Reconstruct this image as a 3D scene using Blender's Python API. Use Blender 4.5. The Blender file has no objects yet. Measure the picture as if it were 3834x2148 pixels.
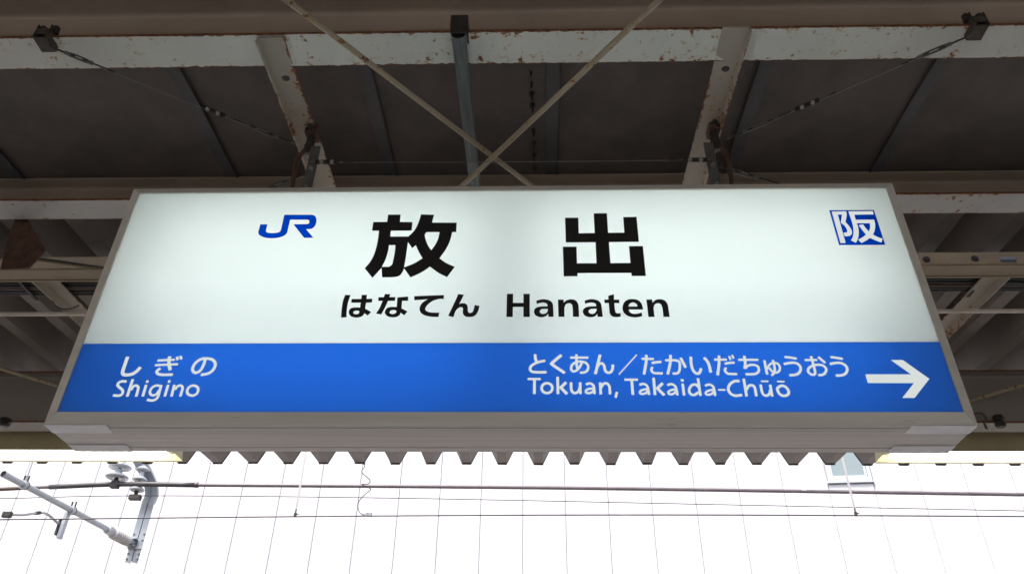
import bpy, bmesh, math, random
from mathutils import Vector, Matrix
from mathutils.geometry import tessellate_polygon
random.seed(7)
SC = bpy.context.scene
COL = SC.collection
R = math.radians

# ------------------------------------------------------------------ camera
W, H, FPX = 3834.0, 2148.0, 2951.0           # photograph size, focal length in its pixels
PITCH, YAW, ROLL = R(34.96), R(-1.918), R(0.863)
CAMZ = 1.55
cp, sp, cy, sy, cr, sr = (math.cos(PITCH), math.sin(PITCH), math.cos(YAW), math.sin(YAW), math.cos(ROLL), math.sin(ROLL))
FWD = Vector((sy*cp, cy*cp, sp)); RT0 = Vector((cy, -sy, 0)); UP0 = RT0.cross(FWD)
RT = cr*RT0 + sr*UP0; UP = -sr*RT0 + cr*UP0
CAM = Vector((0, 0, CAMZ))
cd = bpy.data.cameras.new('camera'); cam = bpy.data.objects.new('camera', cd); COL.objects.link(cam)
cd.sensor_fit = 'HORIZONTAL'; cd.sensor_width = 36; cd.lens = FPX/W*36; cd.clip_start = .05; cd.clip_end = 500
m = Matrix((RT, UP, -FWD)).transposed().to_4x4(); m.translation = CAM
cam.matrix_world = m
SC.camera = cam

# ------------------------------------------------------------------ sky, sun, exposure
SUN_EL, SUN_AZ = R(58), R(215)
wd = bpy.data.worlds.new('World'); SC.world = wd; wd.use_nodes = True
nt = wd.node_tree; bg = nt.nodes['Background']
sk = nt.nodes.new('ShaderNodeTexSky'); sk.sky_type = 'NISHITA'; sk.sun_disc = False
sk.sun_elevation = SUN_EL; sk.sun_rotation = SUN_AZ; sk.air_density = 1.0; sk.dust_density = 4.0; sk.ozone_density = 1.0
nt.links.new(sk.outputs[0], bg.inputs[0]); bg.inputs[1].default_value = .15
sl = bpy.data.lights.new('sun', 'SUN'); sl.energy = 1.5; sl.angle = R(15); sl.color = (1, .97, .93)
so = bpy.data.objects.new('sun', sl); COL.objects.link(so)
# direction towards the sun: over the shoulder of the camera, high
sd = Vector((math.sin(SUN_AZ)*math.cos(SUN_EL), math.cos(SUN_AZ)*math.cos(SUN_EL), math.sin(SUN_EL)))
so.rotation_euler = sd.to_track_quat('Z', 'Y').to_euler(); so.location = (0, -10, 30)
vs = SC.view_settings; vs.view_transform = 'Standard'; vs.look = 'None'; vs.exposure = 1.4; vs.gamma = 1; vs.use_curve_mapping = False
SC.cycles.max_bounces = 10; SC.cycles.diffuse_bounces = 5; SC.cycles.transparent_max_bounces = 12
SC.cycles.use_denoising = True
SC.cycles.sample_clamp_indirect = 6

# ------------------------------------------------------------------ pixel -> place
def ray(px, py): return RT*((px-W/2)/FPX) + UP*(-(py-H/2)/FPX) + FWD
def onY(px, py, Y): d = ray(px, py); return CAM + d*(Y/d.y)
def onZ(px, py, Z): d = ray(px, py); return CAM + d*((Z-CAMZ)/d.z)
K = 3834/2576
def qY(x, y, Y): return onY(x*K, y*K, Y)
def qZ(x, y, Z): return onZ(x*K, y*K, Z)

# ------------------------------------------------------------------ materials
MATS = {}
def nodes(name):
    mt = bpy.data.materials.new(name); mt.use_nodes = True
    MATS[name] = mt
    t = mt.node_tree; b = t.nodes['Principled BSDF']
    return mt, t, b, t.nodes.new, t.links.new
def ramp(N, L, src, p0, p1, c0=(0,0,0,1), c1=(1,1,1,1)):
    r = N('ShaderNodeValToRGB'); r.color_ramp.elements[0].position = p0; r.color_ramp.elements[1].position = p1
    r.color_ramp.elements[0].color = c0; r.color_ramp.elements[1].color = c1
    L(src, r.inputs[0]); return r.outputs[0]
def noise(N, L, vec, scale, detail=4, rough=.6):
    n = N('ShaderNodeTexNoise'); n.inputs['Scale'].default_value = scale; n.inputs['Detail'].default_value = detail
    n.inputs['Roughness'].default_value = rough; L(vec, n.inputs['Vector']); return n.outputs[0]
def mixc(N, L, fac, a, b):
    x = N('ShaderNodeMix'); x.data_type = 'RGBA'
    if isinstance(fac, float): x.inputs[0].default_value = fac
    else: L(fac, x.inputs[0])
    for i, v in ((6, a), (7, b)):
        if isinstance(v, tuple): x.inputs[i].default_value = (*v, 1)
        else: L(v, x.inputs[i])
    return x.outputs[2]
def math_(N, L, op, a, b=None, clamp=False):
    x = N('ShaderNodeMath'); x.operation = op; x.use_clamp = clamp
    for i, v in ((0, a), (1, b)):
        if v is None: continue
        if isinstance(v, (int, float)): x.inputs[i].default_value = v
        else: L(v, x.inputs[i])
    return x.outputs[0]
def plain(name, col, rough=.6, metal=0., var=.25, scale=3., bump=0., stretch=None):
    """one colour with grime: noise darkens and lightens it"""
    mt, t, b, N, L = nodes(name)
    tc = N('ShaderNodeTexCoord').outputs['Object']
    if stretch:
        mp = N('ShaderNodeMapping'); mp.inputs['Scale'].default_value = stretch; L(tc, mp.inputs[0]); v = mp.outputs[0]
    else: v = tc
    n = noise(N, L, v, scale, 6, .65)
    f = ramp(N, L, n, .3, .72)
    dk = tuple(c*(1-var) for c in col); lt = tuple(min(1, c*(1+var*.5)) for c in col)
    L(mixc(N, L, f, dk, lt), b.inputs['Base Color'])
    b.inputs['Roughness'].default_value = rough; b.inputs['Metallic'].default_value = metal
    if bump:
        bp = N('ShaderNodeBump'); bp.inputs['Strength'].default_value = bump; bp.inputs['Distance'].default_value = .002
        L(noise(N, L, v, scale*18, 3), bp.inputs['Height']); L(bp.outputs[0], b.inputs['Normal'])
    return mt
def painted(name, col, axis=1, half=.06, edge=.010, spots=.62, rust=(.075, .026, .010)):
    """old oil paint on steel: rust along both edges across `axis`, rust blisters, grime"""
    mt, t, b, N, L = nodes(name)
    tc = N('ShaderNodeTexCoord').outputs['Object']
    sx = N('ShaderNodeSeparateXYZ'); L(tc, sx.inputs[0])
    d = math_(N, L, 'SUBTRACT', half, math_(N, L, 'ABSOLUTE', sx.outputs[axis]))       # distance to the edge
    big = noise(N, L, tc, 2.3, 2)
    fine = noise(N, L, tc, 34, 5, .7)
    wob = math_(N, L, 'MULTIPLY', math_(N, L, 'SUBTRACT', fine, .36), edge*5)
    wob = math_(N, L, 'MULTIPLY', wob, ramp(N, L, big, .35, .62))
    e = math_(N, L, 'LESS_THAN', d, math_(N, L, 'ADD', wob, edge*.18))
    sp_ = noise(N, L, tc, 42, 3, .6); cl = noise(N, L, tc, 3.1, 2)
    low = ramp(N, L, d, 0.0, half*1.1, (1,1,1,1), (.84,.84,.84,1)) if half < 1 else ramp(N, L, d, 0, 1)
    s = math_(N, L, 'MULTIPLY', math_(N, L, 'MULTIPLY', sp_, low), ramp(N, L, cl, .3, .65, (.78,.78,.78,1), (1.06,1.06,1.06,1)))
    core = ramp(N, L, s, spots, spots+.05)
    halo = ramp(N, L, s, spots-.075, spots+.01)
    base = mixc(N, L, ramp(N, L, noise(N, L, tc, 5, 6, .7), .35, .75), tuple(c*.86 for c in col), col)
    base = mixc(N, L, math_(N, L, 'MULTIPLY', halo, .55), base, (.42, .27, .10))
    rc = mixc(N, L, ramp(N, L, noise(N, L, tc, 60, 3), .35, .65), rust, (.21, .075, .022))
    base = mixc(N, L, math_(N, L, 'MAXIMUM', core, e, True), base, rc)
    L(base, b.inputs['Base Color'])
    b.inputs['Roughness'].default_value = .62
    bp = N('ShaderNodeBump'); bp.inputs['Strength'].default_value = .35; bp.inputs['Distance'].default_value = .003
    L(fine, bp.inputs['Height']); L(bp.outputs[0], b.inputs['Normal'])
    return mt
def emitter(name, col, strength):
    mt, t, b, N, L = nodes(name); t.nodes.remove(b)
    e = N('ShaderNodeEmission'); e.inputs[0].default_value = (*col, 1); e.inputs[1].default_value = strength
    L(e.outputs[0], t.nodes['Material Output'].inputs[0]); return mt
def translucent(name, col, gloss=.06):
    mt, t, b, N, L = nodes(name); t.nodes.remove(b)
    tr = N('ShaderNodeBsdfTranslucent'); tr.inputs[0].default_value = (*col, 1)
    df = N('ShaderNodeBsdfDiffuse'); df.inputs[0].default_value = (*[c*.6 for c in col], 1)
    m1 = N('ShaderNodeMixShader'); m1.inputs[0].default_value = .35; L(tr.outputs[0], m1.inputs[1]); L(df.outputs[0], m1.inputs[2])
    gl = N('ShaderNodeBsdfGlossy'); gl.inputs['Roughness'].default_value = .3
    m2 = N('ShaderNodeMixShader'); m2.inputs[0].default_value = gloss*.4; L(m1.outputs[0], m2.inputs[1]); L(gl.outputs[0], m2.inputs[2])
    L(m2.outputs[0], t.nodes['Material Output'].inputs[0]); return mt
def film(name, col):
    """coloured see-through vinyl stuck on the lit panel"""
    mt, t, b, N, L = nodes(name); t.nodes.remove(b)
    tr = N('ShaderNodeBsdfTransparent'); tr.inputs[0].default_value = (*col, 1)
    L(tr.outputs[0], t.nodes['Material Output'].inputs[0]); return mt

M_BEAM = painted('beam_paint', (.60, .605, .535), 1, .0625, .005, .578)
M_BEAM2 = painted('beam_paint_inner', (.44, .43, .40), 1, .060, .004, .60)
M_WEB = plain('beam_web_brown', (.27, .21, .155), .65, 0, .22, 2.5, .3)  # separate browner colour for beam webs and top flanges
M_RAFT = painted('rafter_paint', (.34, .30, .24), 0, .046, .010, .57)
M_EAVE = painted('eave_beam_paint', (.24, .21, .175), 1, .065, .002, .70)
M_ROD = painted('rod_paint', (.34, .285, .195), 1, 9, .004, .585, (.08, .03, .012))
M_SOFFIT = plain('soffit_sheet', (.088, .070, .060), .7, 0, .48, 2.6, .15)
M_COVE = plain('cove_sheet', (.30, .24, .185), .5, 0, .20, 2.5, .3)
M_SEAM = plain('seam_strip', (.062, .060, .060), .65, 0, .40, 4)
M_DECK = plain('deck_sheet', (.20, .165, .14), .6, 0, .30, 2.2)
M_GALV = plain('galvanised', (.085, .105, .10), .6, .2, .45, 9, 0, (14, .6, 6))
M_DARKST = plain('dark_steel', (.040, .033, .028), .6, .2, .5, 20)
M_RUSTY = plain('rusty_steel', (.085, .038, .020), .8, 0, .6, 24, .5)
M_CLAMP = plain('clamp_steel', (.055, .042, .030), .7, .1, .5, 26, .4)
M_PLATE = plain('dull_plate', (.13, .13, .12), .5, .4, .4, 22)
M_STEEL = plain('zinc_steel', (.27, .255, .24), .35, .8, .3, 20)
M_TRAY = plain('cable_duct_paint', (.25, .19, .115), .6, 0, .25, 5)
M_CABLE = plain('black_cable', (.012, .012, .013), .55, 0, .3, 12)
M_CABLE2 = plain('brown_cable', (.10, .065, .045), .6, 0, .3, 12)
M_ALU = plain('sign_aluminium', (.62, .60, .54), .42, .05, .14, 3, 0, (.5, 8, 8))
t = M_ALU.node_tree; b = t.nodes['Principled BSDF']; N, L = t.nodes.new, t.links.new
old = b.inputs['Base Color'].links[0].from_socket; tc = N('ShaderNodeTexCoord').outputs['Object']
mp = N('ShaderNodeMapping'); mp.inputs['Scale'].default_value = (3, 20, 30); L(tc, mp.inputs[0])
scuff = math_(N, L, 'MULTIPLY', ramp(N, L, noise(N, L, mp.outputs[0], 3.2, 6, .75), .56, .66), ramp(N, L, noise(N, L, tc, 3.4, 1), .56, .68))
L(mixc(N, L, math_(N, L, 'MULTIPLY', scuff, .7), old, (.16, .10, .07)), b.inputs['Base Color'])
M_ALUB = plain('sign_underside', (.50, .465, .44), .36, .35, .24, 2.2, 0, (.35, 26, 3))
M_TAPE = plain('tape', (.92, .89, .93), .4, 0, .10, 14, .6)
M_INNER = plain('lightbox_white', (.90, .92, .91), .8, 0, .02, 3)
M_PANEL = translucent('panel_white', (.84, .87, .865))
M_BLUE = translucent('panel_blue', (.105, .345, .79))
M_FILM = film('logo_blue_film', (.0, .055, .52))
M_BLACK = plain('letter_black', (.008, .009, .009), .6, 0, .05, 3)
M_LETTER = emitter('letter_white_lit', (.80, .86, .84), .32)
M_TUBE = emitter('sign_tube', (.96, 1.0, .985), 3.7)
M_LAMP = emitter('platform_tube', (1.0, .96, .80), 8.0)
M_HOOD = plain('lamp_hood', (.38, .32, .18), .5, 0, .15, 3)
M_REFL = plain('lamp_reflector', (.86, .81, .54), .45, 0, .06, 3)
M_WALL = plain('wall_panel', (.64, .63, .645), .8, 0, .035, .7)
M_WALLB = plain('wall_backing', (.60, .58, .60), .9, 0, .05, 2)
M_WFRAME = plain('window_aluminium', (.62, .63, .65), .35, .6, .06, 4)
mt, t, b, N, L = nodes('window_glass')
b.inputs['Base Color'].default_value = (.24, .295, .295, 1); b.inputs['Roughness'].default_value = .08; b.inputs['IOR'].default_value = 1.5
M_GLASS = mt
M_PORC = plain('porcelain', (.50, .53, .55), .18, 0, .06, 6)
M_RIB = plain('ribbed_polymer', (.56, .53, .50), .35, 0, .06, 6)
M_ARMG = plain('arm_galvanised', (.36, .375, .395), .4, .35, .18, 7)
M_WIRE = plain('overhead_wire', (.10, .09, .095), .5, .3, .3, 9)
M_FEED = plain('feeder_cable', (.19, .16, .17), .42, .1, .25, 5)
M_SLEEVE = plain('feeder_sleeve', (.060, .055, .058), .45, 0, .25, 8)
M_DROP = plain('dropper_strip', (.42, .40, .39), .5, 0, .1, 8)
M_CONC = plain('platform_concrete', (.42, .41, .38), .85, 0, .18, 1.3, .3)
M_ASPH = plain('platform_paving', (.40, .385, .36), .85, 0, .2, 1.1, .3)
M_YEL = plain('tactile_yellow', (.62, .42, .05), .7, 0, .15, 5)
M_BALL = plain('track_ballast', (.20, .17, .145), .95, 0, .5, 26, 1.0)
M_RAIL = plain('rail_steel', (.14, .085, .06), .5, .6, .4, 8)
M_GROUND = plain('ground_gravel', (.27, .255, .235), .95, 0, .3, 3, .4)

# ------------------------------------------------------------------ building blocks
def tag(o, label=None, cat=None, group=None, kind=None):
    if label: o['label'] = label
    if cat: o['category'] = cat
    if group: o['group'] = group
    if kind: o['kind'] = kind
    return o
def thing(name, loc, label, cat, group=None):
    o = bpy.data.objects.new(name, None); o.empty_display_size = .1; COL.objects.link(o); o.location = loc
    return tag(o, label, cat, group)
ORG = {}
def worldloc(o):
    p = Vector(o.location); q = o.parent
    while q: p = p + Vector(q.location); q = q.parent
    return p
def mk(name, verts, faces, mat, parent=None, smooth=False, org=None):
    """verts in world metres; origin at the middle of the shape unless given"""
    vv = [Vector(v) for v in verts]
    if org is None:
        org = Vector([(min(v[i] for v in vv)+max(v[i] for v in vv))/2 for i in range(3)])
    me = bpy.data.meshes.new(name); me.from_pydata([v-org for v in vv], [], faces); me.update()
    bm = bmesh.new(); bm.from_mesh(me); bmesh.ops.recalc_face_normals(bm, faces=bm.faces); bm.to_mesh(me); bm.free()
    if smooth:
        for p in me.polygons: p.use_smooth = True
        if smooth == 'auto':
            try: me.set_sharp_from_angle(angle=R(40))
            except Exception: pass
    if mat: me.materials.append(mat)
    o = bpy.data.objects.new(name, me); COL.objects.link(o)
    if parent: o.parent = parent; o.location = org - worldloc(parent)
    else: o.location = org
    return o
class MB:
    def __init__(s): s.v = []; s.f = []
    def add(s, v, f):
        n = len(s.v); s.v += [Vector(x) for x in v]; s.f += [tuple(i+n for i in q) for q in f]; return s
    def box(s, x0, x1, y0, y1, z0, z1):
        return s.add([(x, y, z) for x in (x0, x1) for y in (y0, y1) for z in (z0, z1)],
                     [(0,1,3,2), (4,6,7,5), (0,4,5,1), (2,3,7,6), (0,2,6,4), (1,5,7,3)])
    def tube(s, pts, r, n=8, cap=True):
        pts = [Vector(p) for p in pts]; rs = r if isinstance(r, (list, tuple)) else [r]*len(pts)
        rings = []; pn = None
        for i, p in enumerate(pts):
            d = (pts[min(i+1, len(pts)-1)] - pts[max(i-1, 0)]).normalized()
            if pn is None: a = Vector((0, 0, 1)) if abs(d.z) < .9 else Vector((1, 0, 0)); u = (a - d*a.dot(d)).normalized()
            else: u = (pn - d*pn.dot(d)).normalized()
            pn = u; w = d.cross(u)
            rings.append([p + (u*math.cos(2*math.pi*k/n) + w*math.sin(2*math.pi*k/n))*rs[i] for k in range(n)])
        v = [x for g in rings for x in g]; f = []
        for i in range(len(rings)-1):
            for k in range(n): f.append((i*n+k, i*n+(k+1) % n, (i+1)*n+(k+1) % n, (i+1)*n+k))
        if cap: f.append(tuple(range(n-1, -1, -1))); f.append(tuple((len(rings)-1)*n+k for k in range(n)))
        return s.add(v, f)
    def lathe(s, a, d, prof, n=20):
        """prof: (distance along d from a, radius)"""
        a = Vector(a); d = Vector(d).normalized(); return s.tube2([(a+d*h, r) for h, r in prof], d, n)
    def tube2(s, pr, d, n):
        x = Vector((1, 0, 0)) if abs(d.x) < .9 else Vector((0, 1, 0)); u = (x-d*x.dot(d)).normalized(); w = d.cross(u)
        v = [p+(u*math.cos(2*math.pi*k/n)+w*math.sin(2*math.pi*k/n))*r for p, r in pr for k in range(n)]; f = []
        for i in range(len(pr)-1):
            for k in range(n): f.append((i*n+k, i*n+(k+1) % n, (i+1)*n+(k+1) % n, (i+1)*n+k))
        f.append(tuple(range(n-1, -1, -1))); f.append(tuple((len(pr)-1)*n+k for k in range(n)))
        return s.add(v, f)
    def sweep(s, prof, p0, p1, u, w):
        """closed profile of (u, w) points swept from p0 to p1"""
        p0, p1, u, w = Vector(p0), Vector(p1), Vector(u), Vector(w); n = len(prof)
        v = [p+u*a+w*b for p in (p0, p1) for a, b in prof]
        f = [(k, (k+1) % n, n+(k+1) % n, n+k) for k in range(n)]
        tri = tessellate_polygon([[Vector((a, b, 0)) for a, b in prof]])
        f += [tuple(q) for q in tri] + [tuple(n+i for i in q) for q in tri]
        return s.add(v, f)
    def plate(s, poly, thick):
        """convex-or-not 3-D planar polygon given thickness vector"""
        poly = [Vector(p) for p in poly]; n = len(poly); th = Vector(thick)
        nr = (poly[1]-poly[0]).cross(poly[2]-poly[0]).normalized()
        tri = tessellate_polygon([poly])
        f = [tuple(q) for q in tri] + [tuple(n+i for i in q) for q in tri] + [(k, (k+1) % n, n+(k+1) % n, n+k) for k in range(n)]
        return s.add(poly+[p+th for p in poly], f)
    def build(s, name, mat, parent=None, smooth=False, bevel=0, org=None):
        o = mk(name, s.v, s.f, mat, parent, smooth, org)
        if bevel:
            md = o.modifiers.new('bevel', 'BEVEL'); md.width = bevel; md.segments = 2; md.limit_method = 'ANGLE'; md.angle_limit = R(40)
        return o
def box(name, x0, x1, y0, y1, z0, z1, mat, parent=None, bevel=0):
    return MB().box(x0, x1, y0, y1, z0, z1).build(name, mat, parent, False, bevel)
def crom(P, closed=False, n=8):
    P = [Vector(p) for p in P]
    if len(P) == 2 and not closed: return P
    out = []; m = len(P)
    for i in range(m if closed else m-1):
        p1, p2 = P[i], P[(i+1) % m]
        p0 = P[i-1] if closed or i else p1*2-p2
        p3 = P[(i+2) % m] if closed or i+2 < m else p2*2-p1
        for k in range(n):
            t = k/n
            out.append(.5*((2*p1)+(p2-p0)*t+(2*p0-5*p1+4*p2-p3)*t*t+(3*p1-p0-3*p2+p3)*t**3))
    if not closed: out.append(P[-1])
    return out

# ================================================================== the setting under the frame
XL, XR = -13.0, 13.0
EDGE_Y = 5.75                       # platform edge
tag(box('platform', XL, XR, -7.2, EDGE_Y, -1.1, 0, M_CONC), kind='structure')
tag(box('platform_paving', XL, XR, -6.9, EDGE_Y-.30, .004, .012, M_ASPH), kind='structure')
pav = tag(box('tactile_paving', XL, XR, EDGE_Y-1.15, EDGE_Y-.85, .016, .020, M_YEL), kind='structure')
t0 = box('tile', XL+.003, XL+.297, EDGE_Y-1.147, EDGE_Y-.853, .0205, .026, M_YEL, pav)
for i in range(1, 86):
    c = t0.copy(); COL.objects.link(c); c.location.x = t0.location.x + .30*i
tag(box('ground', -60, 60, -40, 60, -1.9, -1.35, M_GROUND), kind='structure')
tag(box('track_bed', -40, 40, EDGE_Y+.05, 9.0, -1.345, -1.12, M_BALL), kind='structure')
for yy, wh in ((6.69, 'beside the platform edge'), (7.757, 'on the building side')):
    pr = [(-.06,0), (.06,0), (.06,.012), (.010,.03), (.010,.10), (.032,.112), (.032,.14), (-.032,.14), (-.032,.112), (-.010,.10), (-.010,.03), (-.06,.012)]
    tag(MB().sweep(pr, (-40, yy, -1.10), (40, yy, -1.10), (0,1,0), (0,0,1)).build('rail', M_RAIL),
        'rusty steel running rail below the overhead wire, ' + wh, 'rail', 'rails of the track beside the platform')

# ================================================================== white building across the track
PW = .6
BROT = R(-5.0)                                            # the building is not quite parallel to the platform
PV = CAM + ray(1959, 1734)*11.47                          # one panel joint seen in the photograph
FY, wx = PV.y, PV.x
def on_wall(px, py):
    """place on the facade, in the building's own unturned coordinates"""
    n = Vector((-math.sin(BROT), math.cos(BROT), 0)); d = ray(px, py)
    p = CAM + d*((PV-CAM).dot(n)/d.dot(n)) - PV
    return Vector((wx + p.x*math.cos(BROT) + p.y*math.sin(BROT), FY, PV.z+p.z))
bld = thing('white_building', (wx, FY, -1.35), 'white building clad in tall vertical wall panels behind the overhead wires', 'building')
box('wall', wx-24*PW, wx+26*PW, FY+.0235, FY+6, -1.35, 11.0, M_WALLB, bld)
wl = on_wall(2534+1112/1.9815, 1500+600/1.9815).x         # window between two joints
kwin = round((wl-wx)/PW)
zs = on_wall(2534+1280/1.9815, 1500+600/1.9815).z         # sill
zw1 = zs + 1.15
def wallpanel(k, z0, z1, src=None):
    g = .013; x0 = wx+k*PW+g/2; x1 = wx+(k+1)*PW-g/2; c = .006
    v = [(x0, FY+.025, z0), (x1, FY+.025, z0), (x1, FY+.025, z1), (x0, FY+.025, z1),
         (x0, FY+c, z0), (x1, FY+c, z0), (x1, FY+c, z1), (x0, FY+c, z1),
         (x0+c, FY, z0), (x1-c, FY, z0), (x1-c, FY, z1), (x0+c, FY, z1)]
    f = [(0,1,5,4), (1,2,6,5), (2,3,7,6), (3,0,4,7), (4,5,9,8), (5,6,10,9), (6,7,11,10), (7,4,8,11), (8,9,10,11), (0,3,2,1)]
    return mk('wall_panel', v, f, M_WALL, bld)
p0 = None
for k in range(-24, 26):
    if k == kwin:
        wallpanel(k, -1.35, zs-.03); wallpanel(k, zw1+.05, 11.0); continue
    if p0 is None: p0 = wallpanel(k, -1.35, 11.0); kk = k; continue
    c = p0.copy(); COL.objects.link(c); c.location.x = p0.location.x + (k-kk)*PW
x0 = wx+kwin*PW+.01; x1 = x0+PW-.02
win = MB()
for a, b_, c, d in ((x0, x0+.045, zs, zw1), (x1-.045, x1, zs, zw1), (x0+.045, x1-.045, zs, zs+.05), (x0+.045, x1-.045, zw1-.05, zw1)):
    win.box(a, b_, FY-.03, FY+.0125, c, d)
win = win.build('window', M_WFRAME, bld, False, .004)
sash = MB()
for a, b_, c, d in ((x0+.05, x0+.078, zs+.055, zw1-.055), (x1-.078, x1-.05, zs+.055, zw1-.055), (x0+.078, x1-.078, zs+.055, zs+.085), (x0+.078, x1-.078, zw1-.085, zw1-.055)):
    sash.box(a, b_, FY-.016, FY+.012, c, d)
sash.build('sash', M_WFRAME, win, False, .003)
box('pane', x0+.076, x1-.076, FY-.004, FY+.002, zs+.083, zw1-.083, M_GLASS, win)
box('sill', x0-.02, x1+.02, FY-.038, FY+.0125, zs-.022, zs-.003, M_WFRAME, win, .004)
bld.rotation_euler.z = BROT

# ================================================================== canopy steelwork
SLOPE = .0967
ZB = CAMZ + 2.05                    # underside of the beam over the sign
def deckz(Y): return CAMZ + 2.19 + SLOPE*(Y-1.6)
can = thing('platform_canopy', (0, 2, 0), 'old steel platform canopy of rusty painted beams and folded roof sheets over the sign', 'canopy')
def hbeam(name, yc, zb, h, w, tw, tf, mat, r=.010, mweb=None, near_top=True):
    """rolled H section; mweb, if given, colours the web and top flange"""
    a = w/2; q = tw/2
    up = [(q,tf+r), (q,h-tf-r), (q+r*.3,h-tf-r*.3), (q+r,h-tf), (a,h-tf), (a,h)]
    lf = [(-a,h), (-a,h-tf), (-q-r,h-tf), (-q-r*.3,h-tf-r*.3), (-q,h-tf-r), (-q,tf+r)] if near_top else [(-q,h), (-q,tf+r)]
    pr = [(-a,0), (a,0), (a,tf), (q+r,tf), (q+r*.3,tf+r*.3)] + up + lf + [(-q-r*.3,tf+r*.3), (-q-r,tf), (-a,tf)]
    o = MB().sweep(pr, (XL, yc, zb), (XR, yc, zb), (0,1,0), (0,0,1)).build(name, mat, can)
    if mweb:
        o.data.materials.append(mweb)
        for p in o.data.polygons:
            if p.center.z > -h/2+tf*1.2: p.material_index = 1
    return o
Y1 = qZ(1288, 119/K, ZB).y; Y1b = qZ(1288, 238/K, ZB).y
YB1 = (Y1+Y1b)/2
hbeam('beam', YB1, ZB, .125, .125, .007, .009, M_BEAM, .010, M_WEB, False)
ZB2 = ZB+.08
YB2 = (qZ(1288, 499, ZB2).y + qZ(1288, 541, ZB2).y)/2
hbeam('beam', YB2, ZB2, .125, .120, .007, .009, M_BEAM2, .010, M_WEB)
YE, ZE = 4.46, CAMZ+2.07
hbeam('eave_beam', YE, ZE, .36, .13, .008, .012, M_EAVE)
hbeam('beam', -.9, ZB2, .125, .125, .007, .009, M_BEAM)
hbeam('eave_beam', -5.2, ZE-.22, .36, .13, .008, .012, M_EAVE)  # eave beam of the unseen roof half, lowered along with it
# flat soffit plates above the twin beams, joined by seam strips
xs = [qY(x, y, 2.0).x for x, y in ((-60, 200), (475, 316), (935, 300), (1392, 300), (1905, 300), (2320, 280))]
sy0, sy1 = YB1-.001, YB2+.10
Z0S = ZB+.125+.012
def splate(xa, xb, ys, zz, dz):
    n = len(ys); v = []; f = []
    for x in (xa, xb):
        for y, z in zip(ys, zz): v.append((x, y, z+dz)); v.append((x, y, z+dz+.0025))
    for i in range(n-1):
        a = 2*i; b_ = 2*n+2*i
        f += [(a, a+2, b_+2, b_), (a+1, b_+1, b_+3, a+3), (a, a+1, a+3, a+2), (b_, b_+2, b_+3, b_+1)]
    f += [(0, 2*n, 2*n+1, 1), (2*n-2, 2*n-1, 4*n-1, 4*n-2)]
    return v, f
sxs = [XL] + [xs[0]-.62*k for k in range(15, 0, -1) if xs[0]-.62*k > XL+.1] + xs + [xs[-1]+.64*k for k in range(1, 16) if xs[-1]+.64*k < XR-.1] + [XR]
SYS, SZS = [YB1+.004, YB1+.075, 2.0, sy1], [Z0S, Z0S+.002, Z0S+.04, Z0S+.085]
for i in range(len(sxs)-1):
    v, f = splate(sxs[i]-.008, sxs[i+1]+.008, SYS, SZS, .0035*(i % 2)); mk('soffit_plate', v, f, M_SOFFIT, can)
# sheet on the platform side of the first beam, bent down over the web with a rounded edge
zc0 = qY(1288, 36, YB1-.004).z
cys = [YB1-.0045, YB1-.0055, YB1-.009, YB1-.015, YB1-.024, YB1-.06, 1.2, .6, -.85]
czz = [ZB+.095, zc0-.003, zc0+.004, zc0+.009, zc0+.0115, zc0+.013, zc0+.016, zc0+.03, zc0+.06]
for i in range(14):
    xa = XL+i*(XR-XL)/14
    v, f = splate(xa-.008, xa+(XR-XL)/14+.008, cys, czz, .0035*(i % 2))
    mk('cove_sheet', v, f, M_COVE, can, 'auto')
for x in sxs[1:-1]:
    ys, zz = SYS[1:], SZS[1:]
    mb = MB(); w = .025
    for i in range(2):
        pts = [(x-w, ys[i], zz[i]-.0065), (x+w, ys[i], zz[i]-.0065), (x+w, ys[i+1], zz[i+1]-.0065), (x-w, ys[i+1], zz[i+1]-.0065)]
        mb.add(pts + [(p[0], p[1], p[2]+.005) for p in pts], [(0,1,2,3), (7,6,5,4), (0,4,5,1), (1,5,6,2), (2,6,7,3), (3,7,4,0)])
    mb.build('seam_strip', M_SEAM, can)
    mb = MB(); sx = w if x < 0.6 else -w
    for i in range(2):
        mb.add([(x+sx-.002, ys[i], zz[i]-.012), (x+sx+.002, ys[i], zz[i]-.012), (x+sx+.002, ys[i+1], zz[i+1]-.012), (x+sx-.002, ys[i+1], zz[i+1]-.012),
                (x+sx-.002, ys[i], zz[i]-.007), (x+sx+.002, ys[i], zz[i]-.007), (x+sx+.002, ys[i+1], zz[i+1]-.007), (x+sx-.002, ys[i+1], zz[i+1]-.007)],
               [(0,1,2,3), (7,6,5,4), (0,4,5,1), (1,5,6,2), (2,6,7,3), (3,7,4,0)])
    mb.build('seam_lip', M_DARKST, can)
for k in range(9):                                           # row of roofing screws poking through
    if k == 4: continue
    y2 = 178+k*31
    p = qY(1336+k*1.2, y2, 2.0); d = ray((1336+k*1.2)*K, y2*K)
    zt = CAMZ+2.05+.125+.012; tt = (zt+.025-CAMZ)/d.z; p = CAM+d*tt
    MB().lathe((p.x, p.y, p.z-.028), (0, 0, 1), [(0, .0015), (.006, .004), (.030, .004), (.031, .011), (.04, .011)], 8).build('screw', M_DARKST, can)
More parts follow.
